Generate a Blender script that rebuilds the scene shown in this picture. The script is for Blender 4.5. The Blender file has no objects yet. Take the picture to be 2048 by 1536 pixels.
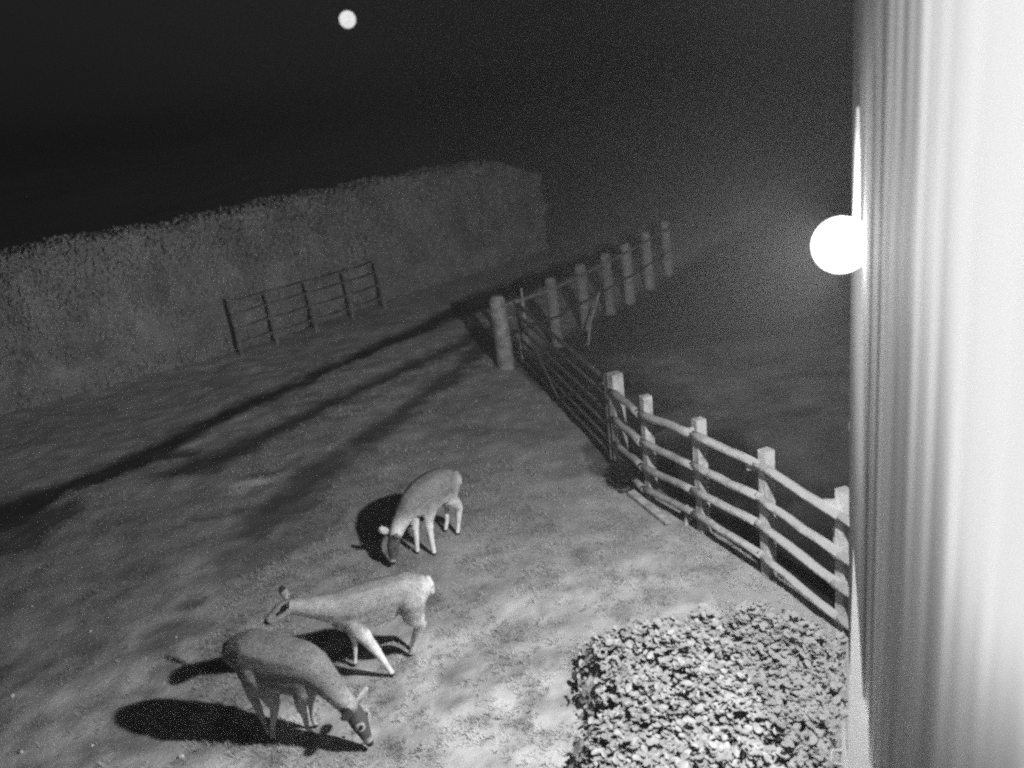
import bpy, bmesh, math, random
from mathutils import Vector, Matrix, noise
R_ = math.radians
random.seed(7)
sc = bpy.context.scene
col = sc.collection

# ------------------------------------------------------------------ camera
CAM_H = 4.6
ROLL = R_(6.8); PITCH = math.atan(592 / 1766.0); FPX = 1766.0
F = Vector((0, math.cos(PITCH), -math.sin(PITCH)))
U0 = Vector((0, math.sin(PITCH), math.cos(PITCH))); R0 = Vector((1, 0, 0))
RX = math.cos(ROLL) * R0 - math.sin(ROLL) * U0
UP = math.sin(ROLL) * R0 + math.cos(ROLL) * U0
CP = Vector((0, 0, CAM_H))
cam = bpy.data.cameras.new('camera'); camo = bpy.data.objects.new('camera', cam); col.objects.link(camo)
camo.matrix_world = Matrix(((RX.x, UP.x, -F.x, 0), (RX.y, UP.y, -F.y, 0), (RX.z, UP.z, -F.z, CAM_H), (0, 0, 0, 1)))
cam.sensor_width = 36; cam.lens = 36 * FPX / 2048.0; cam.clip_start = .05; cam.clip_end = 3000
cam.dof.use_dof = True; cam.dof.focus_distance = 8.5
cam.dof.aperture_fstop = (cam.lens / 1000.0) / 0.028
sc.camera = camo

# ------------------------------------------------------------------ world (night sky) and exposure
w = bpy.data.worlds.new('World'); sc.world = w; w.use_nodes = True
nt = w.node_tree; bg = nt.nodes['Background']
sky = nt.nodes.new('ShaderNodeTexSky'); sky.sky_type = 'NISHITA'; sky.sun_disc = False
sky.sun_elevation = R_(5.6); sky.sun_rotation = R_(-10)
bw = nt.nodes.new('ShaderNodeRGBToBW'); nt.links.new(sky.outputs[0], bw.inputs[0])
pw = nt.nodes.new('ShaderNodeMath'); pw.operation = 'POWER'; pw.inputs[1].default_value = .12
nt.links.new(bw.outputs[0], pw.inputs[0]); tcw = nt.nodes.new('ShaderNodeTexCoord'); sxw = nt.nodes.new('ShaderNodeSeparateXYZ'); nt.links.new(tcw.outputs['Generated'], sxw.inputs[0])
mrw = nt.nodes.new('ShaderNodeMapRange'); mrw.inputs['From Min'].default_value = -.01; mrw.inputs['From Max'].default_value = .22
mrw.inputs['To Min'].default_value = .5; mrw.inputs['To Max'].default_value = 1.0; nt.links.new(sxw.outputs['Z'], mrw.inputs[0])
mlw = nt.nodes.new('ShaderNodeMath'); mlw.operation = 'MULTIPLY'; nt.links.new(pw.outputs[0], mlw.inputs[0]); nt.links.new(mrw.outputs[0], mlw.inputs[1])
nt.links.new(mlw.outputs[0], bg.inputs[0])
bg.inputs[1].default_value = 0.0105
sc.view_settings.view_transform = 'Standard'; sc.view_settings.look = 'None'
sc.view_settings.exposure = 0; sc.view_settings.gamma = 1
sc.cycles.max_bounces = 5; sc.cycles.volume_bounces = 0
sc.cycles.sample_clamp_indirect = 4; sc.cycles.sample_clamp_direct = 1.5; sc.cycles.filter_width = 2.4; sc.cycles.use_denoising = False

# camera's own infrared lamp: it sits in the camera housing and grazes the wall beside it
WA = R_(20.43)
WU = Vector((math.sin(WA), math.cos(WA), 0)); WN = Vector((WU.y, -WU.x, 0)); WD = .22
IR_POWER = 900
ir = bpy.data.lights.new('camera_infrared', 'SPOT'); ir.energy = IR_POWER; ir.spot_size = R_(132); ir.spot_blend = .6
ir.shadow_soft_size = .03
iro = bpy.data.objects.new('camera_infrared', ir); col.objects.link(iro)
iro.location = CP + WU * .3 - WN * .08 + Vector((0, 0, .16))
_d = (WU * .62 + WN * .79 + Vector((0, 0, .02))).normalized()
iro.rotation_euler = _d.to_track_quat('-Z', 'Y').to_euler()

LAMP = Vector((1.745, 4.42, 3.65)); LAMP_E = 175; LAMP_R = .145; BEAM_W = 1450

# ------------------------------------------------------------------ helpers
def ray(px, py): return F + RX * ((px - 1024) / FPX) + UP * ((768 - py) / FPX)
def at(px, py, z=0.0):
    d = ray(px, py); return CP + d * ((z - CAM_H) / d.z)
def wallpt(r, off, z): 
    p = WU * r + WN * (WD - off); return Vector((p.x, p.y, z))

def tag(o, label=None, cat=None, group=None, kind=None):
    if label: o['label'] = label
    if cat: o['category'] = cat
    if group: o['group'] = group
    if kind: o['kind'] = kind
    return o
def empty(name, loc=(0, 0, 0)):
    o = bpy.data.objects.new(name, None); o.location = loc; col.objects.link(o); return o
def link(name, me, mat, parent=None):
    o = bpy.data.objects.new(name, me); col.objects.link(o)
    if mat: me.materials.append(mat)
    if parent:
        o.parent = parent; o.matrix_parent_inverse = Matrix.Translation(-parent.location)
    return o
def from_bm(name, bm, mat, parent=None, smooth=False):
    me = bpy.data.meshes.new(name); bm.normal_update(); bm.to_mesh(me); bm.free()
    if smooth: me.polygons.foreach_set('use_smooth', [True] * len(me.polygons))
    return link(name, me, mat, parent)
def frame(a, b):
    d = (b - a).normalized(); u = Vector((0, 0, 1)) if abs(d.z) < .9 else Vector((1, 0, 0))
    s = d.cross(u).normalized(); return d, s, s.cross(d)
def tube(bm, pts, rad, seg=10, wob=0, sy=1.0):
    """tapered, slightly irregular tube through pts"""
    pts = [Vector(p) for p in pts]; rings = []
    for i, p in enumerate(pts):
        a = pts[max(0, i - 1)]; b = pts[min(len(pts) - 1, i + 1)]
        d, s, u = frame(a, b); r = rad[i] if isinstance(rad, (list, tuple)) else rad
        rings.append([bm.verts.new(p + (s * math.cos(t) + u * math.sin(t) * sy) * r * (1 + random.uniform(-wob, wob)))
                      for t in [2 * math.pi * k / seg for k in range(seg)]])
    for A, B in zip(rings, rings[1:]):
        for k in range(seg): bm.faces.new((A[k], A[(k + 1) % seg], B[(k + 1) % seg], B[k]))
    bm.faces.new(rings[0][::-1]); bm.faces.new(rings[-1])
def obox(bm, a, b, hw, hh, upv=None, bev=0.0):
    """box beam from a to b, half width hw sideways and half height hh"""
    a = Vector(a); b = Vector(b); d = (b - a).normalized()
    u = Vector(upv) if upv is not None else (Vector((0, 0, 1)) if abs(d.z) < .9 else Vector((1, 0, 0)))
    s = d.cross(u).normalized(); u = s.cross(d)
    n0 = len(bm.verts); vs = []
    for p in (a, b):
        for x, y in ((-1, -1), (1, -1), (1, 1), (-1, 1)):
            vs.append(bm.verts.new(p + s * hw * x + u * hh * y))
    fs = [bm.faces.new([vs[i] for i in q]) for q in ((3, 2, 1, 0), (4, 5, 6, 7), (0, 1, 5, 4), (1, 2, 6, 5), (2, 3, 7, 6), (3, 0, 4, 7))]
    if bev:
        es = list({e for f in fs for e in f.edges})
        bmesh.ops.bevel(bm, geom=es, offset=bev, segments=2, affect='EDGES', profile=.6)

def mat(name, c, rough=.8, var=.25, scale=8, bump=.3, bscale=40, attr=None, metal=0, stretch=None, spec=.3):
    m = bpy.data.materials.new(name); m.use_nodes = True; n = m.node_tree; b = n.nodes['Principled BSDF']
    b.inputs['Roughness'].default_value = rough; b.inputs['Metallic'].default_value = metal
    b.inputs['Specular IOR Level'].default_value = spec
    tc = n.nodes.new('ShaderNodeTexCoord'); src = tc.outputs['Object']
    if stretch:
        mp = n.nodes.new('ShaderNodeMapping'); mp.inputs['Scale'].default_value = stretch
        n.links.new(src, mp.inputs[0]); src = mp.outputs[0]
    nz = n.nodes.new('ShaderNodeTexNoise'); nz.inputs['Scale'].default_value = scale; nz.inputs['Detail'].default_value = 6
    n.links.new(src, nz.inputs['Vector'])
    mr = n.nodes.new('ShaderNodeMapRange'); n.links.new(nz.outputs['Fac'], mr.inputs[0])
    mr.inputs['From Min'].default_value = .3; mr.inputs['From Max'].default_value = .7
    mr.inputs['To Min'].default_value = 1 - var; mr.inputs['To Max'].default_value = 1 + var
    mu = n.nodes.new('ShaderNodeMath'); mu.operation = 'MULTIPLY'; n.links.new(mr.outputs[0], mu.inputs[0])
    if attr:
        at_ = n.nodes.new('ShaderNodeAttribute'); at_.attribute_name = attr; n.links.new(at_.outputs['Fac'], mu.inputs[1])
    else: mu.inputs[1].default_value = c
    n.links.new(mu.outputs[0], b.inputs['Base Color'])
    if bump:
        nb = n.nodes.new('ShaderNodeTexNoise'); nb.inputs['Scale'].default_value = bscale; nb.inputs['Detail'].default_value = 5
        n.links.new(src, nb.inputs['Vector']); bu = n.nodes.new('ShaderNodeBump'); bu.inputs['Strength'].default_value = bump
        bu.inputs['Distance'].default_value = .02
        n.links.new(nb.outputs['Fac'], bu.inputs['Height']); n.links.new(bu.outputs[0], b.inputs['Normal'])
    return m
def emit(name, c, s, glass=False):
    m = bpy.data.materials.new(name); m.use_nodes = True; n = m.node_tree; n.nodes.clear()
    e = n.nodes.new('ShaderNodeEmission'); o = n.nodes.new('ShaderNodeOutputMaterial')
    e.inputs[0].default_value = (c, c, c, 1); e.inputs[1].default_value = s; n.links.new(e.outputs[0], o.inputs[0])
    if glass:
        ad = n.nodes.new('ShaderNodeAddShader'); tr = n.nodes.new('ShaderNodeBsdfTransparent')
        n.links.new(e.outputs[0], ad.inputs[0]); n.links.new(tr.outputs[0], ad.inputs[1]); n.links.new(ad.outputs[0], o.inputs[0])
    return m

M = dict(
    ground=mat('ground_soil_and_turf', .3, .95, .16, 2.6, .5, 22, attr='tone', spec=.1),
    grass=mat('grass_blades', .34, .7, .3, 2.5, 0, attr='tone', spec=.2),
    hedge=mat('hedge_leaf', .40, .7, .25, 1.1, 0, spec=.2),
    hedge_core=mat('hedge_twigs', .36, .9, .45, 1.6, .5, 6),
    leaf=mat('shrub_leaf', .195, .5, .3, 14, 0, spec=.4),
    twig=mat('shrub_twigs', .2, .9, .3, 10, .5, 20),
    dark_leaf=mat('dark_leaf', .035, .8, .4, 10, 0),
    wood=mat('pale_weathered_wood', .32, .85, .42, 9, .7, 30),
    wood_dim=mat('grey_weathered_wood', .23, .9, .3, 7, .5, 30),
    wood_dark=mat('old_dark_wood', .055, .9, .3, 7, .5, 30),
    wood_faint=mat('faint_old_wood', .34, .9, .3, 7, .5, 30),  # faintness against the hedge and with distance is put into this tone
    gate=mat('dull_gate_metal', .10, .6, .3, 12, .1, 40, metal=.0),
    zinc=mat('bright_zinc', .8, .35, .1, 12, .1, 40, metal=.6),
    clad=mat('cladding_sheet', .42, .6, .8, .55, .1, 6, stretch=(4.5, 4.5, .22), spec=.3),
    wall_dark=mat('wall_darkening_tone', .1, .8, .4, 4, .3, 20, stretch=(3, 3, .5)),
    white=mat('white_paint', .82, .5, .08, 9, .15, 30),
    fur=mat('deer_coat', .3, .9, .1, 30, .35, 120, attr='coat', spec=.1),
    eye=mat('dark_eye', .01, .1, .05, 9, 0), 
    stone=mat('pale_stone', .6, .8, .2, 30, .4, 60),
    roof=mat('roof_sheet', .25, .7, .2, 5, .1, 30),
    lampbody=mat('grey_lamp_body', .4, .5, .1, 9, .1, 30),
    glow=emit('lamp_glass', 1, LAMP_E, True), moon=None)

def fbm(x, y, s, seed=0, octv=4):
    return noise.fractal(Vector((x * s + seed * 17.3, y * s - seed * 9.1, seed * 3.7)), .6, 2.0, octv)
def sst(a, b, x):
    t = max(0., min(1., (x - a) / (b - a))); return t * t * (3 - 2 * t)

# ------------------------------------------------------------------ ground
FX0, FY0 = 1.1, 10.6
def out_d(x, y):
    """signed distance outside the fence and gate line (metres, positive in the field)"""
    k = .337 if y < 10 else .24
    if y < 10: fx = 1.225 + (10 - y) * .337; n = math.hypot(1, .337)
    elif y < 14.6: fx = 1.225 - (y - 10) * .27; n = math.hypot(1, .27)
    else: fx = -.02 + (y - 14.6) * .7; n = math.hypot(1, .7)
    return (x - fx) / n
def poly(pts): return [at(px, py) for px, py in pts]
RUTS = [
 (poly([(-260, 1130), (-100, 1080), (0, 1035), (150, 965), (300, 905), (370, 868), (470, 820), (560, 780), (680, 728), (760, 690), (880, 640), (980, 592), (1090, 552), (1180, 520), (1290, 478)]),
  [.5, .5, .42, .3, .26, .24, .2, .2, .2, .22, .32, .55, .6, .6, .6], 1.0),
 (poly([(330, 948), (400, 925), (480, 893), (600, 835), (700, 785), (770, 755), (850, 715), (910, 690), (970, 660)]),
  [.15, .34, .24, .15, .16, .15, .16, .2, .4], .9),
 (poly([(500, 1060), (560, 1005), (620, 955), (700, 895), (780, 835), (860, 778), (910, 742), (950, 705), (985, 668)]),
  [.22, .34, .3, .22, .15, .13, .15, .22, .4], .85),
 (poly([(-60, 1110), (20, 1085), (100, 1030), (150, 1000)]), [.35, .35, .3, .1], .8),
]
BLOBS = [  # px, py, radius x, radius y (m), strength
 (500, 1110, .50, .42, .6), (590, 1075, .36, .3, .55), (425, 915, .42, .3, .8), (360, 905, .3, .2, .8), (400, 1035, .22, .12, .5), (500, 1020, .22, .12, .5), (530, 945, .25, .1, .5),
 (375, 1205, .14, .1, .7), (345, 1262, .3, .2, .5), (310, 1290, .2, .12, .5), (1210, 930, .28, .3, .9), (900, 860, .5, .3, .25), (1190, 905, .2, .4, .8),
 (640, 1040, .3, .25, .4), (1245, 1225, .12, .08, .45), (1330, 1200, .1, .06, .35), (1140, 940, .4, .18, .3), (100, 1300, .5, .3, .3), (250, 1140, .5, .2, .2)]
PALE = [(365, 887, .28, .13, 1.0), (505, 965, .34, .14, .9), (460, 985, .2, .08, .6), (640, 905, .5, .2, .2), (430, 845, .5, .12, .35), (700, 745, .9, .16, .3), (560, 870, .5, .1, .35), (820, 690, .9, .2, .3), (230, 985, .5, .12, .3), (870, 1290, .4, .3, .2), (1100, 1200, .6, .4, .2), (1040, 900, .5, .4, .1)]
BL = [(at(a, b), c, d, e) for a, b, c, d, e in BLOBS]; PL = [(at(a, b), c, d, e) for a, b, c, d, e in PALE]
def mud(x, y):
    m = 0
    if y < 32:
        wob = fbm(x, y, 1.3, 3) * .17 + fbm(x, y, 5.5, 4) * .09 - .06
        for pts, ws, st in RUTS:
            best = 1e9; bw_ = .2
            for i in range(len(pts) - 1):
                ax, ay = pts[i].x, pts[i].y; bx, by = pts[i + 1].x - ax, pts[i + 1].y - ay
                L = bx * bx + by * by; t = max(0, min(1, ((x - ax) * bx + (y - ay) * by) / L))
                d = math.hypot(x - ax - bx * t, y - ay - by * t) - (ws[i] * (1 - t) + ws[i + 1] * t)
                if d < best: best = d
            m = max(m, st * (1 - sst(-.22, .2, best + wob)))
        for p, rx, ry, st in BL:
            q = math.hypot((x - p.x) / rx, (y - p.y) / ry) + wob * 2.2
            m = max(m, st * (1 - sst(.55, 1.2, q)))
    return m
def tone(x, y):
    m = mud(x, y); v = .245 * (1 + .14 * fbm(x, y, .9, 1) + .36 * fbm(x, y, 4.2, 2) * sst(9, 6, y) + .2 * fbm(x, y, 4.2, 2))
    if y < 16:
        for p, rx, ry, st in PL:
            q = math.hypot((x - p.x) / rx, (y - p.y) / ry) + fbm(x, y, 2.5, 5) * .35
            v *= 1 + st * (1 - sst(.6, 1.15, q))
    # gravelly left side and far verge are lightened in colour against the lamp's falloff
    d = sst(-2.6, .6, x + fbm(x, y, .7, 9) * .5)
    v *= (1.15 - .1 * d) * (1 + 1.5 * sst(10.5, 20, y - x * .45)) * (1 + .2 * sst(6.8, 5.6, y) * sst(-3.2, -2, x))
    v = v * (1 - m) + .075 * m
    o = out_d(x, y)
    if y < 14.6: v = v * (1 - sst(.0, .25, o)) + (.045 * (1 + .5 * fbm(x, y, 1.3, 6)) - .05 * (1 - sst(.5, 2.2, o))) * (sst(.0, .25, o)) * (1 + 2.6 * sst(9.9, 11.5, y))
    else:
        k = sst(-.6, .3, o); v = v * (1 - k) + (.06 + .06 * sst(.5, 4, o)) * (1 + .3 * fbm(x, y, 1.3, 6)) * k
    return max(.012, v)
def height(x, y):
    h = fbm(x, y, .8, 11) * .03 + fbm(x, y, 5, 12) * .012 - .035 * mud(x, y)
    o = out_d(x, y)
    if y < 15: h -= .42 * sst(.02, .55, o) * sst(10.6, 9.6, y)
    return h
def axis(lo, hi, near_lo, near_hi, s):
    v = []; a = near_lo
    while a < near_hi: v.append(a); a += s
    v.append(near_hi); st = s; a = near_hi
    while a < hi: st *= 1.17; a += st; v.append(a)
    st = s; a = near_lo; pre = []
    while a > lo: st *= 1.17; a -= st; pre.append(a)
    return pre[::-1] + v
xs = axis(-260, 260, -9.5, 3.6, .075); ys = axis(-8, 420, 4.0, 19, .085)
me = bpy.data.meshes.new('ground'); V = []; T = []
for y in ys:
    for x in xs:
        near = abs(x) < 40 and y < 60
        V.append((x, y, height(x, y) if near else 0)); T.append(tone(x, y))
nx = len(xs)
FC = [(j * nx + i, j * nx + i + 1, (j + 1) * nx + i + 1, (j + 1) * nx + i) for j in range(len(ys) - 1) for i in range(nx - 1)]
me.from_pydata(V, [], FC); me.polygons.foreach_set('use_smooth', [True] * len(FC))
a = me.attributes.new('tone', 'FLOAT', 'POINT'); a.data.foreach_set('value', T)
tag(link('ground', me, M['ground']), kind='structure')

# short grass on the lawn: one uncountable cover
V = []; FC = []; T = []
def blades(n, x0, x1, y0, y1, hmin, hmax, wd):
    for _ in range(n):
        x = random.uniform(x0, x1); y = random.uniform(y0, y1)
        if out_d(x, y) > .35 or random.random() < mud(x, y) * 1.3: continue
        if fbm(x, y, 3.2, 21) < random.uniform(-.35, .25): continue
        if (Vector((x, y, 0)).dot(WN)) > WD - .05 and y < 6.4: continue
        t = tone(x, y); z = height(x, y)
        for k in range(random.randint(4, 7)):
            a_ = random.uniform(0, 6.283); h = random.uniform(hmin, hmax); l = random.uniform(.4, 1.6) * h
            bx = x + random.uniform(-.02, .02); by = y + random.uniform(-.02, .02)
            s = Vector((-math.sin(a_), math.cos(a_), 0)) * wd; i = len(V)
            V.extend([(bx - s.x, by - s.y, z - .005), (bx + s.x, by + s.y, z - .005), (bx + math.cos(a_) * l, by + math.sin(a_) * l, z + h)])
            FC.append((i, i + 1, i + 2)); tt = min(.5, t * random.uniform(.8, 1.35)); T.extend([tt] * 3)
blades(24000, -3.2, 2.6, 4.6, 10.5, .012, .04, .004)
blades(9000, -6.5, -1, 4.6, 12, .008, .028, .004)
blades(4000, -4, 1.4, 10, 17, .015, .05, .006)
me = bpy.data.meshes.new('grass'); me.from_pydata(V, [], FC)
a = me.attributes.new('tone', 'FLOAT', 'POINT'); a.data.foreach_set('value', T)
tag(link('grass', me, M['grass']), 'short tufted turf covering the lawn in front of the fence', 'grass', kind='stuff')

# ------------------------------------------------------------------ the hedge along the far side of the track
HP = [Vector((-20, 6, 0)), Vector((-13.2, 12.2, 0)), at(0, 830), at(480, 700), at(770, 600), Vector((-.4, 23.6, 0)), Vector((1.5, 25.6, 0))]
def hline(s):
    L = [(HP[i + 1] - HP[i]).length for i in range(len(HP) - 1)]; s *= sum(L)
    for i, l in enumerate(L):
        if s <= l or i == len(L) - 1:
            d = (HP[i + 1] - HP[i]).normalized(); return HP[i] + d * s, Vector((-d.y, d.x, 0))
        s -= l
hd = empty('hedge', HP[3]); tag(hd, 'long tall clipped hedge running along the far side of the muddy track', 'hedge')
bm = bmesh.new(); N = 220; rings = []
for i in range(N + 1):
    s = i / N; p, n = hline(s)      # n points away from the track (hedge thickness goes behind)
    h = 2.72 + .1 * noise.noise(Vector((s * 30, 0, 0))) + (.05 * noise.noise(Vector((s * 90, 3, 0))))
    h *= 1 - .22 * sst(.93, 1, s)
    prof = [(.0, -.05), (-.06, .5), (.0, 1.3), (.05, 2.1), (.12, h - .18), (.35, h), (.9, h + .02), (1.25, h - .2), (1.4, 1.4), (1.35, -.05)]
    ring = []
    for k, (o, z) in enumerate(prof):
        o2 = o + .15 * noise.noise(Vector((s * 70, z * 1.3, 1)))
        ring.append(bm.verts.new(p + n * o2 + Vector((0, 0, z))))
    rings.append(ring)
for A, B in zip(rings, rings[1:]):
    for k in range(len(A) - 1): bm.faces.new((A[k], B[k], B[k + 1], A[k + 1]))
bm.faces.new(rings[0]); bm.faces.new(rings[-1][::-1])
from_bm('branches', bm, M['hedge_core'], hd, True)
V = []; FC = []
for _ in range(85000):
    s = random.random() ** .8; p, n = hline(s)
    h = 2.72 + .1 * noise.noise(Vector((s * 30, 0, 0))) + (.05 * noise.noise(Vector((s * 90, 3, 0))))
    h *= 1 - .22 * sst(.93, 1, s)
    if random.random() < .8:
        z = random.uniform(0.03, h); o = .05 * (z / h) + .15 * noise.noise(Vector((s * 70, z * 1.3, 1))) - random.uniform(-.03, .10)
        if noise.noise(Vector((s * 60, z * 1.2, 5))) + noise.noise(Vector((s * 200, z * 4, 8))) * .6 < random.uniform(-.9, .0) - .25 * (1 - z / h): continue
    else: z = h + random.uniform(-.12, .07); o = random.uniform(0, 1.3)
    c = p + n * o + Vector((0, 0, z)); r = random.uniform(.03, .075)
    a1 = Vector((random.gauss(0, 1), random.gauss(0, 1), random.gauss(0, 1))).normalized()
    b1 = a1.cross(-n + Vector((random.gauss(0, .45), random.gauss(0, .45), random.gauss(.1, .45)))).normalized()
    a1 = b1.cross(-n + Vector((random.gauss(0, .3), random.gauss(0, .3), random.gauss(0, .3)))).normalized()
    i = len(V); V.extend([c - a1 * r, c + b1 * r * .5, c + a1 * r, c - b1 * r * .5]); FC.append((i, i + 1, i + 2, i + 3))
me = bpy.data.meshes.new('foliage'); me.from_pydata(V, [], FC); link('foliage', me, M['hedge'], hd)

# dark old wire fence standing in front of the hedge
wf = empty('old_fence', at(560, 660)); tag(wf, 'old dark post and rail fence barely visible against the tall hedge', 'fence')
tops = [((468, 590), (484, 712)), ((548, 572), (556, 688)), ((622, 545), (634, 664)), ((700, 512), (708, 640)), ((762, 478), (770, 618))]
prev = None
for i, (t, b) in enumerate(tops):
    bb = at(*b); bm = bmesh.new(); hgt = random.uniform(1.1, 1.25)
    tube(bm, [bb + Vector((0, 0, -.1)), bb + Vector((.01, 0, hgt * .5)), bb + Vector((-.02, .0, hgt))], [.045, .04, .035], 8, .06)
    from_bm('post', bm, M['wood_faint'], wf)
    if prev:
        for z in (.3, .6, .9, 1.15):
            bm = bmesh.new(); m_ = (prev + bb) / 2 + Vector((0, 0, z - .02))
            tube(bm, [prev + Vector((0, -.07, z)), m_ + Vector((0, -.07, 0)), bb + Vector((0, -.07, z))], .017, 6); from_bm('rail', bm, M['wood_faint'], wf)
    prev = bb

# ------------------------------------------------------------------ near post-and-rail fence
def post(parent, p, h, hw, m, lean=(0, 0), name='post'):
    bm = bmesh.new(); z0 = min(height(p.x, p.y), 0) - .5
    obox(bm, (p.x, p.y, z0), (p.x + lean[0], p.y + lean[1], h), hw, hw, upv=Vector((.337, -1, 0)), bev=hw * .18)
    for v in bm.verts: v.co += Vector((random.uniform(-1, 1), random.uniform(-1, 1), 0)) * hw * .06
    return from_bm(name, bm, m, parent)
NP = [Vector((1.40, 9.05, 0)), Vector((1.78, 8.15, 0)), Vector((2.16, 7.2, 0)), Vector((2.52, 6.30, 0)), Vector((2.93, 5.2, 0))]
FDIR = (NP[3] - NP[0]).normalized(); FN = Vector((-FDIR.y, FDIR.x, 0))   # points to the field
if FN.x < 0: FN = -FN
nf = empty('rail_fence', NP[2]); tag(nf, 'pale wooden post and rail fence with four rails at the right edge of the lawn', 'fence')
GP2 = Vector((1.23, 9.90, 0))
for i, p in enumerate(NP): post(nf, p + FN * .03, 1.26 + random.uniform(-.02, .03), .055, M['wood'], (random.uniform(-.015, .015), random.uniform(-.02, .02)))
RZ = [(1.05, 1.07, 1.13, 1.17, 1.08, 1.04), (.70, .73, .78, .84, .73, .68), (.38, .42, .50, .57, .44, .38), (.08, .15, .24, .25, .13, .08)]
rp = [GP2] + NP
for zr in RZ:
    for i in range(len(rp) - 1):
        z = zr[0]
        a_, b_ = rp[i], rp[i + 1]; d = (b_ - a_).normalized(); bm = bmesh.new(); pts = []; rr = []
        dz0 = -.03 * (i == 0); 
        for k in range(6):
            q = a_.lerp(b_, k / 5) + d * (-.03 if k == 0 else (.03 if k == 5 else 0))
            pts.append(q - FN * .065 + Vector((random.uniform(-.006, .006), 0, zr[i] + (zr[i + 1] - zr[i]) * k / 5 + random.uniform(-.008, .008))))
            rr.append( .042 * random.uniform(.93, 1.07) * (.9 if z < .2 else 1))
        tube(bm, pts, rr, 10, .04); from_bm('rail', bm, M['wood'] if i > 1 else M['wood_dim'], nf, True)  # farther rails take the dimmer wood: falloff along the fence put into colour
# rear struts that show beside each post between the rails
for p in NP[1:4]:
    bm = bmesh.new(); b0 = p - FDIR * .02 + FN * .06
    tube(bm, [b0 + Vector((0, 0, -.45)), b0 - FDIR * .06 + Vector((0, 0, .4)), b0 - FDIR * .15 + FN * .02 + Vector((0, 0, .86))], [.035, .033, .03], 8, .05)
    from_bm('strut', bm, M['wood_dim'], nf)
    bm = bmesh.new(); c = p - FDIR * .13 - FN * .03
    obox(bm, c + Vector((0, 0, 1.08)) - FDIR * .055, c + Vector((0, 0, 1.15)) + FDIR * .12, .03, .045, bev=.012)
    from_bm('post_block', bm, M['wood'], nf)

# gate posts and gate
g1 = empty('gate_post', GP2); tag(g1, 'square pale gate post beside a dark clump of weeds', 'post', 'posts of the field gate')
bm = bmesh.new(); obox(bm, GP2 + Vector((0, 0, -.5)), GP2 + Vector((-.01, 0, 1.27)), .075, .075, upv=FDIR, bev=.018); from_bm('shaft', bm, M['wood'], g1)
bm = bmesh.new(); tube(bm, [GP2 + Vector((-.09, -.05, .95)), GP2 + Vector((-.13, .1, .96))], .018, 8); from_bm('hinge', bm, M['gate'], g1)
GP1 = Vector((-.06, 14.62, 0))
g2 = empty('gate_post', GP1); tag(g2, 'thick round topped gate post at the far end of the gate, beside the track', 'post', 'posts of the field gate')
bm = bmesh.new(); tube(bm, [GP1 + Vector((0, 0, -.4)), GP1 + Vector((.0, 0, .6)), GP1 + Vector((-.02, 0, 1.22)), GP1 + Vector((-.02, 0, 1.29))], [.15, .14, .135, .09], 14, .03); from_bm('shaft', bm, M['wood'], g2)
bm = bmesh.new(); tube(bm, [GP1 + Vector((.13, -.06, .9)), GP1 + Vector((.2, -.02, .9))], .015, 8); from_bm('latch', bm, M['zinc'], g2)
ga = GP2 + Vector((-.10, .16, 0)); gb_ = GP1 + Vector((.30, -.12, 0))
gt = empty('field_gate', (ga + gb_) / 2); tag(gt, 'long dark barred field gate closed between two gate posts', 'gate')
for z in (.16, .34, .52, .72, .94, 1.14):
    bm = bmesh.new(); tube(bm, [ga + Vector((0, 0, z)), gb_ + Vector((0, 0, z))], .024 if z < 1.1 else .03, 8); from_bm('bar', bm, M['gate'], gt)
for q, nme in ((ga, 'hinge_stile'), (gb_, 'latch_stile')):
    bm = bmesh.new(); tube(bm, [q + Vector((0, 0, .1)), q + Vector((0, 0, 1.22))], .03, 8); from_bm(nme, bm, M['gate'] if q is ga else M['wood_dim'], gt)
bm = bmesh.new(); tube(bm, [ga + Vector((-.03, 0, 1.1)), ga.lerp(gb_, .5) + Vector((-.03, 0, .18))], .018, 8); from_bm('brace', bm, M['gate'], gt)
bm = bmesh.new(); tube(bm, [gb_.lerp(ga, .0) + Vector((-.03, 0, 1.1)), ga.lerp(gb_, .5) + Vector((-.03, 0, .18))], .018, 8); from_bm('brace', bm, M['gate'], gt)
# thin bright metal stake at the gate's far end
st = empty('metal_stake', at(1058, 716)); b0 = st.location.copy()
tag(st, 'thin shiny metal stake at the far end of the gate, right of the thick post', 'stake')
bm = bmesh.new(); tube(bm, [b0 + Vector((0, 0, -.2)), b0 + Vector((.0, .0, 1.28))], .018, 8); from_bm('rod', bm, M['zinc'], st)
for z in (.25, .5, .75, 1.0):
    bm = bmesh.new(); tube(bm, [b0 + Vector((.0, 0, z - .02)), b0 + Vector((0, 0, z + .02))], .028, 8); from_bm('wire_clip', bm, M['zinc'], st)
# pale pole leaning in the field behind the gate
b0 = at(1172, 692); pl = tag(empty('leaning_pole', b0), 'thin pale pole leaning to the right in the field behind the gate', 'pole')
bm = bmesh.new(); tube(bm, [b0 + Vector((0, 0, -.2)), b0 + Vector((.13, .1, .4)), b0 + Vector((.36, .35, .88))], [.024, .022, .018], 8, .05); from_bm('shaft', bm, M['wood'], pl)

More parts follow.
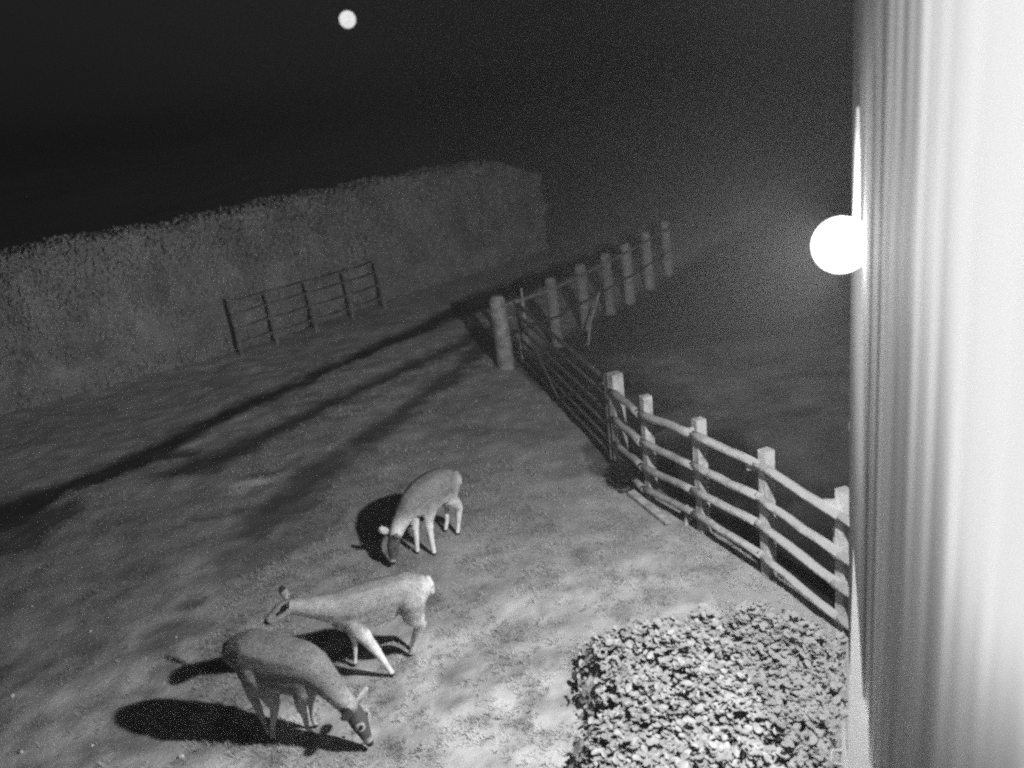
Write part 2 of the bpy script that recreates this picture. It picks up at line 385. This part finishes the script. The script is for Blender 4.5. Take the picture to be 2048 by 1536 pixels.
# far fence climbing beyond the gate
FP = [Vector((.92, 15.55, 0)), Vector((1.56, 16.5, 0)), Vector((2.17, 17.42, 0)), Vector((2.70, 18.2, 0)), Vector((3.3, 19.2, 0)), Vector((3.95, 20.3, 0))]
ff = empty('far_fence', FP[1]); tag(ff, 'row of thick grey fence posts leading away beyond the field gate', 'fence')
for i, p in enumerate(FP):
    bm = bmesh.new(); h = 1.26 + random.uniform(-.02, .04)
    tube(bm, [p + Vector((0, 0, -.4)), p + Vector((0, 0, .6)), p + Vector((-.02, 0, h - .05)), p + Vector((-.02, 0, h))], [.115, .11, .1, .075], 12, .04)
    from_bm('post', bm, M['wood_dim'] if i < 3 else M['wood_faint'], ff)
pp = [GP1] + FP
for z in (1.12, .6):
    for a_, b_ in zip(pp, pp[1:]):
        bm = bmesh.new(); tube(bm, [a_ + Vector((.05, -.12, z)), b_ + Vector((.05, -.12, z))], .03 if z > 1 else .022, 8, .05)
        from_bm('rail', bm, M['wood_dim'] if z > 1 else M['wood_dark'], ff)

# ------------------------------------------------------------------ plants and small things by the fence
def leafclump(name, c, rx, ry, h, n, r0, r1, m, seed=1, parent=None):
    random.seed(seed); V = []; FC = []
    for _ in range(n):
        a_ = random.uniform(0, 6.283); q = random.random() ** .6; z = random.uniform(0, 1)
        k = math.sqrt(max(0, 1 - z * z * .8)) * q
        p = Vector((c.x + math.cos(a_) * rx * k, c.y + math.sin(a_) * ry * k, c.z + z * h)); r = random.uniform(r0, r1)
        u = Vector((math.cos(a_), math.sin(a_), random.uniform(.2, 1.6))).normalized(); s = u.cross(Vector((random.random(), random.random(), random.random()))).normalized()
        i = len(V); V.extend([p - u * r, p + s * r * .22, p + u * r, p - s * r * .22]); FC.append((i, i + 1, i + 2, i + 3))
    me = bpy.data.meshes.new(name); me.from_pydata(V, [], FC); return link(name, me, m, parent)
wd = at(1262, 968)
o = leafclump('weed_clump', wd, .26, .3, .3, 1400, .03, .1, M['dark_leaf'], 3); tag(o, 'dark clump of weeds at the foot of the square gate post', 'weeds')
a0, a1 = at(1262, 984, .05), at(1338, 1046, .03)
bm = bmesh.new(); obox(bm, a0, a1, .045, .02, bev=.006)
for v in bm.verts: v.co.z += random.uniform(-.004, .004)
tag(from_bm('plank', bm, M['wood']), 'pale plank lying on the grass along the foot of the fence', 'plank')
bm = bmesh.new(); q = at(1375, 1030, .12)
tube(bm, [q + Vector((-.02, 0, -.2)), q, q + Vector((.0, .04, .10))], [.03, .03, .026], 8, .1)
tag(from_bm('broken_stake', bm, M['wood']), 'short broken stake standing against the lowest fence rail', 'stake')

# leafy ornamental shrub against the building
def shrub_top(x, y):
    return .33 + .12 * fbm(x, y, 1.6, 31) + .05 * fbm(x, y, 5, 32)
SP = [at(1150, 1285, .26), at(1230, 1232, .26), at(1390, 1205, .25), at(1560, 1218, .22), at(1695, 1235, .22), wallpt(6.3, .06, 0), wallpt(3.2, .06, 0), Vector((.5, 3.1, 0)), Vector((-.02, 3.9, 0)), at(1125, 1500, .3), at(1155, 1380, .36)]
SPX = [(p.x, p.y) for p in SP]
def inside(x, y):
    c = False; j = len(SPX) - 1
    for i in range(len(SPX)):
        xi, yi = SPX[i]; xj, yj = SPX[j]
        if (yi > y) != (yj > y) and x < (xj - xi) * (y - yi) / (yj - yi) + xi: c = not c
        j = i
    return c
def edge_d(x, y):
    best = 9
    for i in range(len(SPX)):
        ax, ay = SPX[i]; bx, by = SPX[(i + 1) % len(SPX)]; bx -= ax; by -= ay
        t = max(0, min(1, ((x - ax) * bx + (y - ay) * by) / (bx * bx + by * by))); best = min(best, math.hypot(x - ax - bx * t, y - ay - by * t))
    return best if inside(x, y) else -best
def surf(x, y):
    e = edge_d(x, y) + .16 * fbm(x, y, 2.3, 33); return shrub_top(x, y) * min(1, max(0, e / .22)) ** .45 if e > 0 else 0
sh = empty('leafy_shrub', (1.2, 5.0, 0)); tag(sh, 'dense bright shrub of rounded leaves at the foot of the building, lower right', 'shrub')
V = []; FC = []; gx = 60; gy = 70
for j in range(gy):
    for i in range(gx):
        x = -.3 + 3.2 * i / (gx - 1); y = 2.9 + 3.6 * j / (gy - 1); V.append((x, y, max(-.05, surf(x, y) - .13)))
FC = [(j * gx + i, j * gx + i + 1, (j + 1) * gx + i + 1, (j + 1) * gx + i) for j in range(gy - 1) for i in range(gx - 1)
      if max(V[j * gx + i][2], V[j * gx + i + 1][2], V[(j + 1) * gx + i + 1][2], V[(j + 1) * gx + i][2]) > 0]
me = bpy.data.meshes.new('twigs'); me.from_pydata(V, [], FC); link('twigs', me, M['twig'], sh)
random.seed(5); V = []; FC = []
def leaf(c, nrm, r):
    u = nrm.cross(Vector((random.gauss(0, 1), random.gauss(0, 1), random.gauss(0, 1)))).normalized(); v = nrm.cross(u)
    i = len(V); K = 8
    V.append(c - nrm * r * .18)
    for k in range(K):
        t = 2 * math.pi * k / K; l = r * (1.25 if k == 0 else 1.0)
        V.append(c + u * math.cos(t) * l + v * math.sin(t) * r * .72)
    for k in range(K): FC.append((i, i + 1 + k, i + 1 + (k + 1) % K))
cnt = 0
while cnt < 14000:
    x = random.uniform(-.2, 2.7); y = random.uniform(3.1, 6.3); e = edge_d(x, y)
    if e < .0: continue
    if e > .25 and random.random() < .12: pass
    s = surf(x, y); z = s - abs(random.gauss(0, .055)) + (random.random() < .05) * random.uniform(.02, .09) if e > .12 else random.uniform(.02, max(.05, s))
    if fbm(x, y, 4.2, 41) < -.22 and random.random() < .75: continue
    nrm = Vector((random.gauss(.1, .32), random.gauss(-.1, .32), 1)).normalized()
    if e < .15: nrm = Vector((random.gauss(-.5, .5), random.gauss(-.1, .5), .7)).normalized()
    leaf(Vector((x, y, z)), nrm, random.choice((.012, .016, .020, .025, .030, .036))); cnt += 1
me = bpy.data.meshes.new('leaves'); me.from_pydata(V, [], FC); me.polygons.foreach_set('use_smooth', [True] * len(FC)); link('leaves', me, M['leaf'], sh)

# pebbles on the bare ground
random.seed(11)
PB = [((342, 1318), .020, 'round pale pebble above the end of the upper deer shadow, left half'), ((362, 1512), .022, 'pale pebble below the broad deer shadow at the bottom'),
      ((26, 1396), .020, 'pale pebble near the left edge of the picture, upper one'), ((44, 1508), .018, 'small pale pebble in the bottom left corner'),
      ((184, 1490), .016, 'small pebble between the bottom left corner and the broad deer shadow'), ((352, 1272), .012, 'tiny pebble above the round pale one, left half'),
      ((180, 1258), .013, 'tiny pebble alone on the bare ground far left'), ((64, 1212), .012, 'tiny pale pebble at the left, highest of them all')]
for (px, py), r, lb in PB:
    p = at(px, py); bm = bmesh.new(); bmesh.ops.create_icosphere(bm, subdivisions=2, radius=r)
    for v in bm.verts:
        v.co *= 1 + .25 * noise.noise(v.co * 60 + Vector((px, 0, 0))); v.co.z *= .7
        v.co += Vector((p.x, p.y, height(p.x, p.y) + r * .3))
    tag(from_bm('pebble', bm, M['stone'], None, True), lb, 'pebble', 'pebbles on the bare ground')

# ------------------------------------------------------------------ deer
def rm_capsule(bm, a, b, ra, rb):
    a = Vector(a); b = Vector(b); n = max(2, int((b - a).length / (min(ra, rb) * .16)) + 1)
    for k in range(n + 1):
        t = k / n; r = ra + (rb - ra) * t
        bmesh.ops.create_icosphere(bm, subdivisions=2, radius=r, matrix=Matrix.Translation(a.lerp(b, t)))
def flat_ear(bm, base, tip, w, nrm):
    base = Vector(base); tip = Vector(tip); d = (tip - base); L = d.length; d.normalize(); s = d.cross(Vector(nrm)).normalized(); t = s.cross(d)
    m = Matrix.Translation((base + tip) / 2) @ Matrix((( d.x * L * .55, s.x * w, t.x * .014, 0), (d.y * L * .55, s.y * w, t.y * .014, 0), (d.z * L * .55, s.z * w, t.z * .014, 0), (0, 0, 0, 1)))
    bmesh.ops.create_icosphere(bm, subdivisions=2, radius=1, matrix=m)
def deer(label, loc, chains, ears, eyes, coat, tail):
    root = empty('deer', loc); tag(root, label, 'deer', 'deer grazing on the lawn')
    bm = bmesh.new()
    for ch in chains:
        for (a, ra), (b, rb) in zip(ch, ch[1:]): rm_capsule(bm, a, b, ra, rb)
    for e in ears: flat_ear(bm, *e)
    me = bpy.data.meshes.new('body'); bm.to_mesh(me); bm.free()
    tmp = bpy.data.objects.new('body_tmp', me); col.objects.link(tmp)
    md = tmp.modifiers.new('r', 'REMESH'); md.mode = 'VOXEL'; md.voxel_size = .0085
    ms = tmp.modifiers.new('s', 'SMOOTH'); ms.factor = .5; ms.iterations = 22
    dg = bpy.context.evaluated_depsgraph_get(); ev = tmp.evaluated_get(dg); body = bpy.data.meshes.new_from_object(ev)
    bpy.data.objects.remove(tmp)
    body.name = 'body'; body.materials.clear(); body.polygons.foreach_set('use_smooth', [True] * len(body.polygons))
    at_ = body.attributes.new('coat', 'FLOAT', 'POINT')
    at_.data.foreach_set('value', [coat(v.co, v.normal) for v in body.vertices])
    link('body', body, M['fur'], root)
    # short coat hairs lying back along the body
    rnd = random.Random(int(abs(loc[0]) * 1000)); fv = []; ff_ = []; ft = []
    polys = body.polygons; vs_ = body.vertices; back = (V3(tail[0][0]) - V3(chains[0][-1][0])).normalized()
    for _ in range(15000):
        pl_ = polys[rnd.randrange(len(polys))]; c = pl_.center.copy(); nn = pl_.normal
        if c.z < .30 or rnd.random() < .15: continue
        dr = (back - nn * back.dot(nn)); dr = (dr + V3((rnd.gauss(0, .25), rnd.gauss(0, .25), rnd.gauss(-.15, .25))) + nn * rnd.uniform(.12, .4)).normalized()
        L = rnd.uniform(.012, .026); sd_ = dr.cross(nn); 
        if sd_.length < 1e-4: continue
        sd_ = sd_.normalized() * .0022; k = len(fv); fv.extend([c - sd_, c + sd_, c + dr * L]); ff_.append((k, k + 1, k + 2))
        t_ = coat(c, nn) * rnd.uniform(.75, 1.3); ft.extend([t_] * 3)
    hm = bpy.data.meshes.new('fur'); hm.from_pydata(fv, [], ff_); ha = hm.attributes.new('coat', 'FLOAT', 'POINT'); ha.data.foreach_set('value', ft)
    link('fur', hm, M['fur'], root)
    for e in eyes:
        bm = bmesh.new(); bmesh.ops.create_icosphere(bm, subdivisions=2, radius=.013, matrix=Matrix.Translation(Vector(e)))
        from_bm('eye', bm, M['eye'], root, True)
    bm = bmesh.new()
    for (a, ra), (b, rb) in zip(tail, tail[1:]): rm_capsule(bm, a, b, ra, rb)
    o = from_bm('tail', bm, M['fur'], root, True); a2 = o.data.attributes.new('coat', 'FLOAT', 'POINT')
    a2.data.foreach_set('value', [coat(v.co, v.normal) if v.co.z else .5 for v in o.data.vertices])
    return root

def mkcoat(axis, rump, head, muz, ztop, base=.30, pale=.62, legpale=.5, hd=.13, face=.75, ring=None, ears=()):
    """real coat colours: dark back, pale belly, legs and rump patch, dark nose"""
    def f(p, n):
        v = base
        under = sst(-.1, -.75, n.z) if n.z < 0 else 0
        low = sst(ztop - .14, ztop - .32, p.z)
        v = v + (pale - v) * max(under * .9, low * .75)
        v = v + (pale - v) * .5 * sst(.19, .09, (p - rump).length)
        if p.z < .38 and (p - head).length > .3: v = legpale
        v *= 1 + .16 * noise.noise(p * 9) + .2 * noise.noise(V3((p.x * 40, p.y * 40, p.z * 18))) + .1 * noise.noise(p * 110)
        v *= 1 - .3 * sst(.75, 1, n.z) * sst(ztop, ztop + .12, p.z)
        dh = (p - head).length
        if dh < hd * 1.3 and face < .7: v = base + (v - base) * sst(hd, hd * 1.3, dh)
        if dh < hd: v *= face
        for e in ears:
            if (p - e).length < .075: v = .035
        if ring is not None:
            q = (p - ring).length
            if .022 < q < .042: v = .34
            elif q <= .022: v = .06
        if (p - muz).length < .045: v = .03
        if p.z < .035: v = .06
        return v
    return f
V3 = Vector
# deer 1: nearest the bottom edge, head down to the right
rump = V3((-2.32, 5.86, .74)); head = V3((-1.42, 5.53, .24)); muz = V3((-1.375, 5.49, .045))
d1 = [
 [(V3((-2.31, 5.86, .75)), .135), (V3((-2.20, 5.83, .75)), .178), (V3((-2.02, 5.77, .71)), .188), (V3((-1.85, 5.71, .69)), .172), (V3((-1.74, 5.66, .66)), .145), (V3((-1.65, 5.61, .58)), .115), (V3((-1.55, 5.57, .44)), .085), (V3((-1.48, 5.545, .33)), .070)],
 [(V3((-2.20, 5.81, .66)), .155), (V3((-1.98, 5.74, .60)), .165), (V3((-1.81, 5.67, .58)), .145)],
 [(V3((-1.48, 5.545, .33)), .070), (V3((-1.445, 5.53, .25)), .076), (V3((-1.41, 5.51, .14)), .050), (V3((-1.385, 5.495, .06)), .034)],
 [(V3((-2.29, 5.88, .68)), .125), (V3((-2.28, 5.87, .52)), .092), (V3((-2.31, 5.87, .34)), .044), (V3((-2.25, 5.81, .13)), .024), (V3((-2.205, 5.76, .02)), .025)],
 [(V3((-2.20, 5.74, .64)), .125), (V3((-2.12, 5.72, .46)), .082), (V3((-2.11, 5.73, .30)), .040), (V3((-2.165, 5.725, .1)), .023), (V3((-2.175, 5.715, .02)), .024)],
 [(V3((-1.82, 5.60, .52)), .085), (V3((-1.88, 5.64, .36)), .045), (V3((-1.885, 5.69, .24)), .030), (V3((-1.895, 5.72, .08)), .020), (V3((-1.875, 5.735, .02)), .023)],
 [(V3((-1.80, 5.75, .55)), .085), (V3((-1.82, 5.78, .36)), .045), (V3((-1.85, 5.80, .24)), .030), (V3((-1.87, 5.81, .08)), .020), (V3((-1.855, 5.82, .02)), .023)],
]
eR = at(727, 1469, .21)
e1 = (V3((-1.47, 5.49, .36)), V3((-1.53, 5.40, .36)), .05, (0, 0, 1)); e2 = (V3((-1.45, 5.60, .34)), V3((-1.36, 5.69, .42)), .045, (1, 0, .4))
deer('deer with its head down to the grass, nearest the bottom edge of the picture', (-2.05, 5.75, 0), d1, [e1, e2],
     [V3((-1.415, 5.452, .235)), V3((-1.395, 5.60, .235))],
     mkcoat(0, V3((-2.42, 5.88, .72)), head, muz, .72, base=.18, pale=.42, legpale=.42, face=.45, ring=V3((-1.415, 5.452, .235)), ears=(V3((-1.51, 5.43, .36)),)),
     [(V3((-2.41, 5.89, .80)), .034), (V3((-2.45, 5.905, .72)), .030), (V3((-2.45, 5.905, .64)), .016)])
# deer 2: middle, walking to the left with its neck stretched out
muz = V3((-2.18, 6.14, .79)); head = V3((-2.05, 6.205, .855))
d2 = [
 [(V3((-.98, 6.44, .77)), .12), (V3((-1.10, 6.42, .775)), .155), (V3((-1.3, 6.40, .745)), .165), (V3((-1.5, 6.37, .73)), .16), (V3((-1.64, 6.34, .73)), .135), (V3((-1.76, 6.31, .77)), .104), (V3((-1.89, 6.27, .82)), .078), (V3((-1.99, 6.235, .86)), .064)],
 [(V3((-1.25, 6.40, .675)), .14), (V3((-1.47, 6.37, .64)), .15), (V3((-1.60, 6.35, .65)), .13)],
 [(V3((-1.99, 6.235, .86)), .064), (V3((-2.05, 6.205, .855)), .064), (V3((-2.115, 6.17, .825)), .046), (V3((-2.16, 6.15, .80)), .034)],
 [(V3((-1.04, 6.36, .70)), .125), (V3((-1.06, 6.41, .52)), .082), (V3((-1.01, 6.50, .38)), .046), (V3((-1.11, 6.58, .14)), .030), (V3((-1.16, 6.61, .02)), .029)],
 [(V3((-1.04, 6.50, .70)), .115), (V3((-1.10, 6.57, .52)), .075), (V3((-1.03, 6.66, .37)), .038), (V3((-1.12, 6.71, .13)), .024), (V3((-1.17, 6.72, .02)), .025)],
 [(V3((-1.52, 6.29, .60)), .095), (V3((-1.44, 6.30, .42)), .055), (V3((-1.38, 6.32, .28)), .040), (V3((-1.32, 6.35, .09)), .027), (V3((-1.30, 6.365, .02)), .028)],
 [(V3((-1.56, 6.45, .58)), .08), (V3((-1.60, 6.50, .40)), .042), (V3((-1.60, 6.53, .27)), .029), (V3((-1.63, 6.56, .09)), .020), (V3((-1.645, 6.56, .02)), .023)],
]
deer('pale deer walking to the left behind the one with its head down, neck stretched forward', (-1.4, 6.42, 0), d2,
     [(V3((-1.98, 6.18, .90)), V3((-1.94, 6.10, .96)), .042, (-1, 0, .3)), (V3((-2.01, 6.28, .91)), V3((-2.06, 6.34, 1.0)), .046, (0, -1, .3))],
     [V3((-2.055, 6.138, .865)), V3((-2.09, 6.255, .865))],
     mkcoat(0, V3((-.88, 6.46, .72)), head, muz, .80, base=.26, pale=.72, legpale=.72, face=.9, ears=(V3((-2.07, 6.35, 1.01)),)),
     [(V3((-.89, 6.45, .83)), .036), (V3((-.87, 6.45, .77)), .034), (V3((-.865, 6.45, .71)), .020)])
# deer 3: furthest, head down in its own shadow
muz = V3((-1.455, 8.17, .06)); head = V3((-1.42, 8.2, .24))
d3 = [
 [(V3((-.81, 8.72, .65)), .14), (V3((-.87, 8.66, .68)), .175), (V3((-.98, 8.55, .68)), .19), (V3((-1.09, 8.44, .68)), .165), (V3((-1.18, 8.37, .63)), .138), (V3((-1.26, 8.31, .55)), .108), (V3((-1.34, 8.26, .44)), .082), (V3((-1.39, 8.22, .34)), .068)],
 [(V3((-.92, 8.62, .635)), .155), (V3((-1.02, 8.50, .60)), .16), (V3((-1.10, 8.42, .58)), .135)],
 [(V3((-1.39, 8.22, .34)), .066), (V3((-1.42, 8.20, .25)), .070), (V3((-1.44, 8.185, .14)), .046), (V3((-1.45, 8.17, .07)), .032)],
 [(V3((-.80, 8.63, .66)), .115), (V3((-.80, 8.62, .50)), .076), (V3((-.73, 8.72, .34)), .042), (V3((-.77, 8.75, .12)), .028), (V3((-.79, 8.745, .02)), .028)],
 [(V3((-.88, 8.78, .66)), .10), (V3((-.90, 8.76, .48)), .068), (V3((-.87, 8.85, .33)), .036), (V3((-.90, 8.86, .12)), .026), (V3((-.93, 8.85, .02)), .026)],
 [(V3((-1.00, 8.38, .56)), .085), (V3((-1.04, 8.37, .40)), .050), (V3((-1.04, 8.37, .26)), .036), (V3((-1.035, 8.355, .08)), .027), (V3((-1.03, 8.35, .02)), .028)],
 [(V3((-1.17, 8.45, .56)), .085), (V3((-1.19, 8.44, .40)), .050), (V3((-1.20, 8.44, .26)), .036), (V3((-1.21, 8.43, .08)), .026), (V3((-1.215, 8.42, .02)), .027)],
]
deer('furthest deer, facing the camera on the lawn with its head in its own shadow', (-1.0, 8.55, 0), d3,
     [(V3((-1.37, 8.16, .36)), V3((-1.32, 8.08, .44)), .042, (0, -1, .3)), (V3((-1.44, 8.25, .36)), V3((-1.55, 8.27, .44)), .046, (0, -1, .2))],
     [V3((-1.40, 8.145, .25)), V3((-1.48, 8.215, .25))],
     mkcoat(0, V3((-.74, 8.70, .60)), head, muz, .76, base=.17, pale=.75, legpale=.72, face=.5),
     [(V3((-.72, 8.80, .71)), .034), (V3((-.69, 8.82, .65)), .028), (V3((-.685, 8.83, .58)), .015)])

# ------------------------------------------------------------------ the building whose wall runs past the camera
bd = empty('farm_building', wallpt(3.5, 0, 0)); tag(bd, 'pale corrugated metal clad wall of the building filling the right edge', 'building')
REND = 6.86; PITCH_C = .36; DEPTH = .006
def corr(u, r0, r1, z0, z1, org, du, dn, name):
    bm = bmesh.new(); prof = []
    t = r0
    seq = [(0, 0), (.34, 0), (.42, 1), (.58, 1), (.66, 0)]
    k = 0
    while True:
        base = r0 + k * PITCH_C; done = False
        for f_, d_ in seq:
            q = base + f_ * PITCH_C
            if q >= r1: done = True; break
            prof.append((q, d_ * DEPTH))
        if done: break
        k += 1
    prof.append((r1, 0)); zs = [z0 + (z1 - z0) * i / 8 for i in range(9)]; rows = []
    for z in zs:
        rows.append([bm.verts.new(org + du * q + dn * (d_ + .0025 * noise.noise(Vector((q * 3, z * .7, 2)))) + Vector((0, 0, z))) for q, d_ in prof])
    for A, B in zip(rows, rows[1:]):
        for i in range(len(A) - 1): bm.faces.new((A[i], A[i + 1], B[i + 1], B[i]))
    o = from_bm(name, bm, M['clad'], bd)
    return o
org = WN * WD; org.z = 0
corr(0, -4.0, REND - .01, 0, 6.2, org, WU, -WN, 'wall')                       # side wall, ribs stand towards the camera
corr(0, .03, 7.0, 0, 6.2, org + WU * REND, WN, WU, 'wall')                     # end wall
corr(0, -4.0, REND, 0, 6.2, org + WN * 7.0, WU, WN, 'wall')
corr(0, .0, 7.0, 0, 6.2, org - WU * 4.0, WN, -WU, 'wall')
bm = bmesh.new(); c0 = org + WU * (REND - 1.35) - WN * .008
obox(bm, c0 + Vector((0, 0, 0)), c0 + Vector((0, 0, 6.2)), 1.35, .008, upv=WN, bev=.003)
from_bm('wall_darkening_board', bm, M['wall_dark'], bd)  # dark board added, widened from a corner trim to darken the lamp-lit wall
bm = bmesh.new(); e0 = org - WN * .28 - WU * 4.3 + Vector((0, 0, 6.25)); e1 = org - WN * .28 + WU * (REND + .3) + Vector((0, 0, 6.25))
v = [bm.verts.new(q) for q in (e0, e1, e1 + WN * 3.78 + Vector((0, 0, 1.1)), e0 + WN * 3.78 + Vector((0, 0, 1.1)), e1 + WN * 7.56, e0 + WN * 7.56)]
bm.faces.new(v[:4]); bm.faces.new((v[3], v[2], v[4], v[5]))
bmesh.ops.solidify(bm, geom=bm.faces[:], thickness=.05); from_bm('roof', bm, M['roof'], bd)

# bulkhead lamp on the wall
lp = empty('wall_lamp', LAMP); tag(lp, 'glaring round lamp on the outer edge of the building wall', 'lamp')
bm = bmesh.new(); bmesh.ops.create_uvsphere(bm, u_segments=32, v_segments=20, radius=LAMP_R, matrix=Matrix.Translation(LAMP)); from_bm('globe', bm, M['glow'], lp, True)
# the lamp's directed beam leaves it away from the wall
be = bpy.data.lights.new('lamp_beam', 'SPOT'); be.energy = BEAM_W; be.spot_size = R_(172); be.spot_blend = .35; be.shadow_soft_size = .06
beo = bpy.data.objects.new('lamp_beam', be); col.objects.link(beo); beo.parent = lp
_bd = (-WN * 1.0 + WU * .45 + Vector((0, 0, -.45))).normalized()
beo.location = (0, 0, 0); beo.rotation_euler = _bd.to_track_quat('-Z', 'Y').to_euler()
rl = LAMP.dot(WU); wl = wallpt(rl, 0, LAMP.z)
bm = bmesh.new(); obox(bm, wl + WN * .01 + Vector((0, 0, .0)), wl - WN * .03, .1, .1, bev=.01); from_bm('back_plate', bm, M['lampbody'], lp)
# conduit rising from the lamp
cb = wallpt(6.2, .045, 0); 
cd = tag(empty('conduit_pipe', wallpt(rl, .03, LAMP.z + .15)), 'thin bright vertical conduit rising from the lamp along the wall edge', 'pipe')
bm = bmesh.new(); cc = wallpt(rl + .12, .05, 0)
tube(bm, [cc + Vector((0, 0, LAMP.z + .02)), cc + Vector((0, 0, LAMP.z + .45)), cc + Vector((0, 0, LAMP.z + .66))], [.020, .015, .008], 12); from_bm('pipe', bm, M['white'], cd, True)
# small white hook at the wall corner
hk = wallpt(REND, .0, 0); hp = at(1703, 851, 1.85)
hz = CP + ray(1703, 851) * ((REND + .0) / (ray(1703, 851).dot(WU)))
bm = bmesh.new(); obox(bm, hz + WN * .03 + Vector((0, 0, -.005)), hz - WN * .018 + Vector((0, 0, -.005)), .02, .045, bev=.015)
tag(from_bm('wall_bracket', bm, M['white']), 'small white bracket on the wall edge halfway between lamp and fence', 'bracket')
# white boarded door leaf standing slightly ajar, seen along its top edge
sd = empty('stable_door', wallpt(4.6, .06, 0)); tag(sd, 'white half door standing slightly ajar against the wall at the lower right', 'door')
A = at(1708, 1094, 1.34); B = at(1697, 1500, 1.34); Dd = (B - A).normalized(); B2 = A + Dd * ((B - A).length + .55)
inn = Vector((-Dd.y, Dd.x, 0)); inn = inn if inn.dot(WN) > 0 else -inn
bm = bmesh.new(); obox(bm, A + inn * .022 + Vector((0, 0, -.6)), B2 + inn * .022 + Vector((0, 0, -.6)), .02, .6, bev=.004); from_bm('leaf_panel', bm, M['white'], sd)
bm = bmesh.new(); v = []
for p0, w_ in ((A, .03), (B2, .125)):
    q = p0 + Vector((0, 0, .0)) - inn * .004
    v += [bm.verts.new(q + Vector((0, 0, .02))), bm.verts.new(q + inn * w_ + Vector((0, 0, .02))), bm.verts.new(q + inn * w_ + Vector((0, 0, .003))), bm.verts.new(q + Vector((0, 0, .003)))]
for q in ((0, 1, 5, 4), (1, 2, 6, 5), (2, 3, 7, 6), (3, 0, 4, 7), (0, 3, 2, 1), (4, 5, 6, 7)): bm.faces.new([v[i] for i in q])
from_bm('top_board', bm, M['white'], sd)
hA = at(1685, 1452, 1.30); hB = at(1690, 1560, 1.30)
bm = bmesh.new(); obox(bm, hA, hB, .011, .03, bev=.004); from_bm('handle_plate', bm, M['white'], sd)
c1 = at(1685, 1500, 1.31); c2 = at(1662, 1502, 1.31); c3 = at(1660, 1526, 1.31); c4 = at(1685, 1530, 1.31)
bm = bmesh.new(); tube(bm, [c1, c1.lerp(c2, .85), c2.lerp(c3, .15), c2.lerp(c3, .85), c3.lerp(c4, .15), c4], .009, 8); from_bm('handle', bm, M['white'], sd, True)

# ------------------------------------------------------------------ moon and night haze
bm = bmesh.new(); md_ = ray(695, 39).normalized() * 900
bmesh.ops.create_uvsphere(bm, u_segments=40, v_segments=24, radius=900 * 15.5 / 1766 * .97, matrix=Matrix.Translation(CP + md_))
m = emit('moonlit_rock', 1, 1.0); n = m.node_tree; lw = n.nodes.new('ShaderNodeTexNoise'); lw.inputs['Scale'].default_value = .25
mr = n.nodes.new('ShaderNodeMapRange'); mr.inputs['To Min'].default_value = .8; mr.inputs['To Max'].default_value = 1.2
tc = n.nodes.new('ShaderNodeTexCoord'); n.links.new(tc.outputs['Object'], lw.inputs['Vector']); n.links.new(lw.outputs['Fac'], mr.inputs[0])
n.links.new(mr.outputs[0], n.nodes['Emission'].inputs[1])
tag(from_bm('moon', bm, m, None, True), 'small bright full moon low in the black sky', 'moon')

HAZE = .005
m = bpy.data.materials.new('night_haze'); m.use_nodes = True; n = m.node_tree; n.nodes.clear()
o = n.nodes.new('ShaderNodeOutputMaterial'); pv = n.nodes.new('ShaderNodeVolumePrincipled')
pv.inputs['Color'].default_value = (.9, .9, .9, 1); pv.inputs['Density'].default_value = HAZE; pv.inputs['Anisotropy'].default_value = .72
n.links.new(pv.outputs[0], o.inputs['Volume'])
bm = bmesh.new(); bmesh.ops.create_cube(bm, size=1, matrix=Matrix.Translation((0, 207, 3.5)) @ Matrix.Diagonal((560, 460, 10.5, 1)))
tag(from_bm('haze', bm, m), kind='stuff')
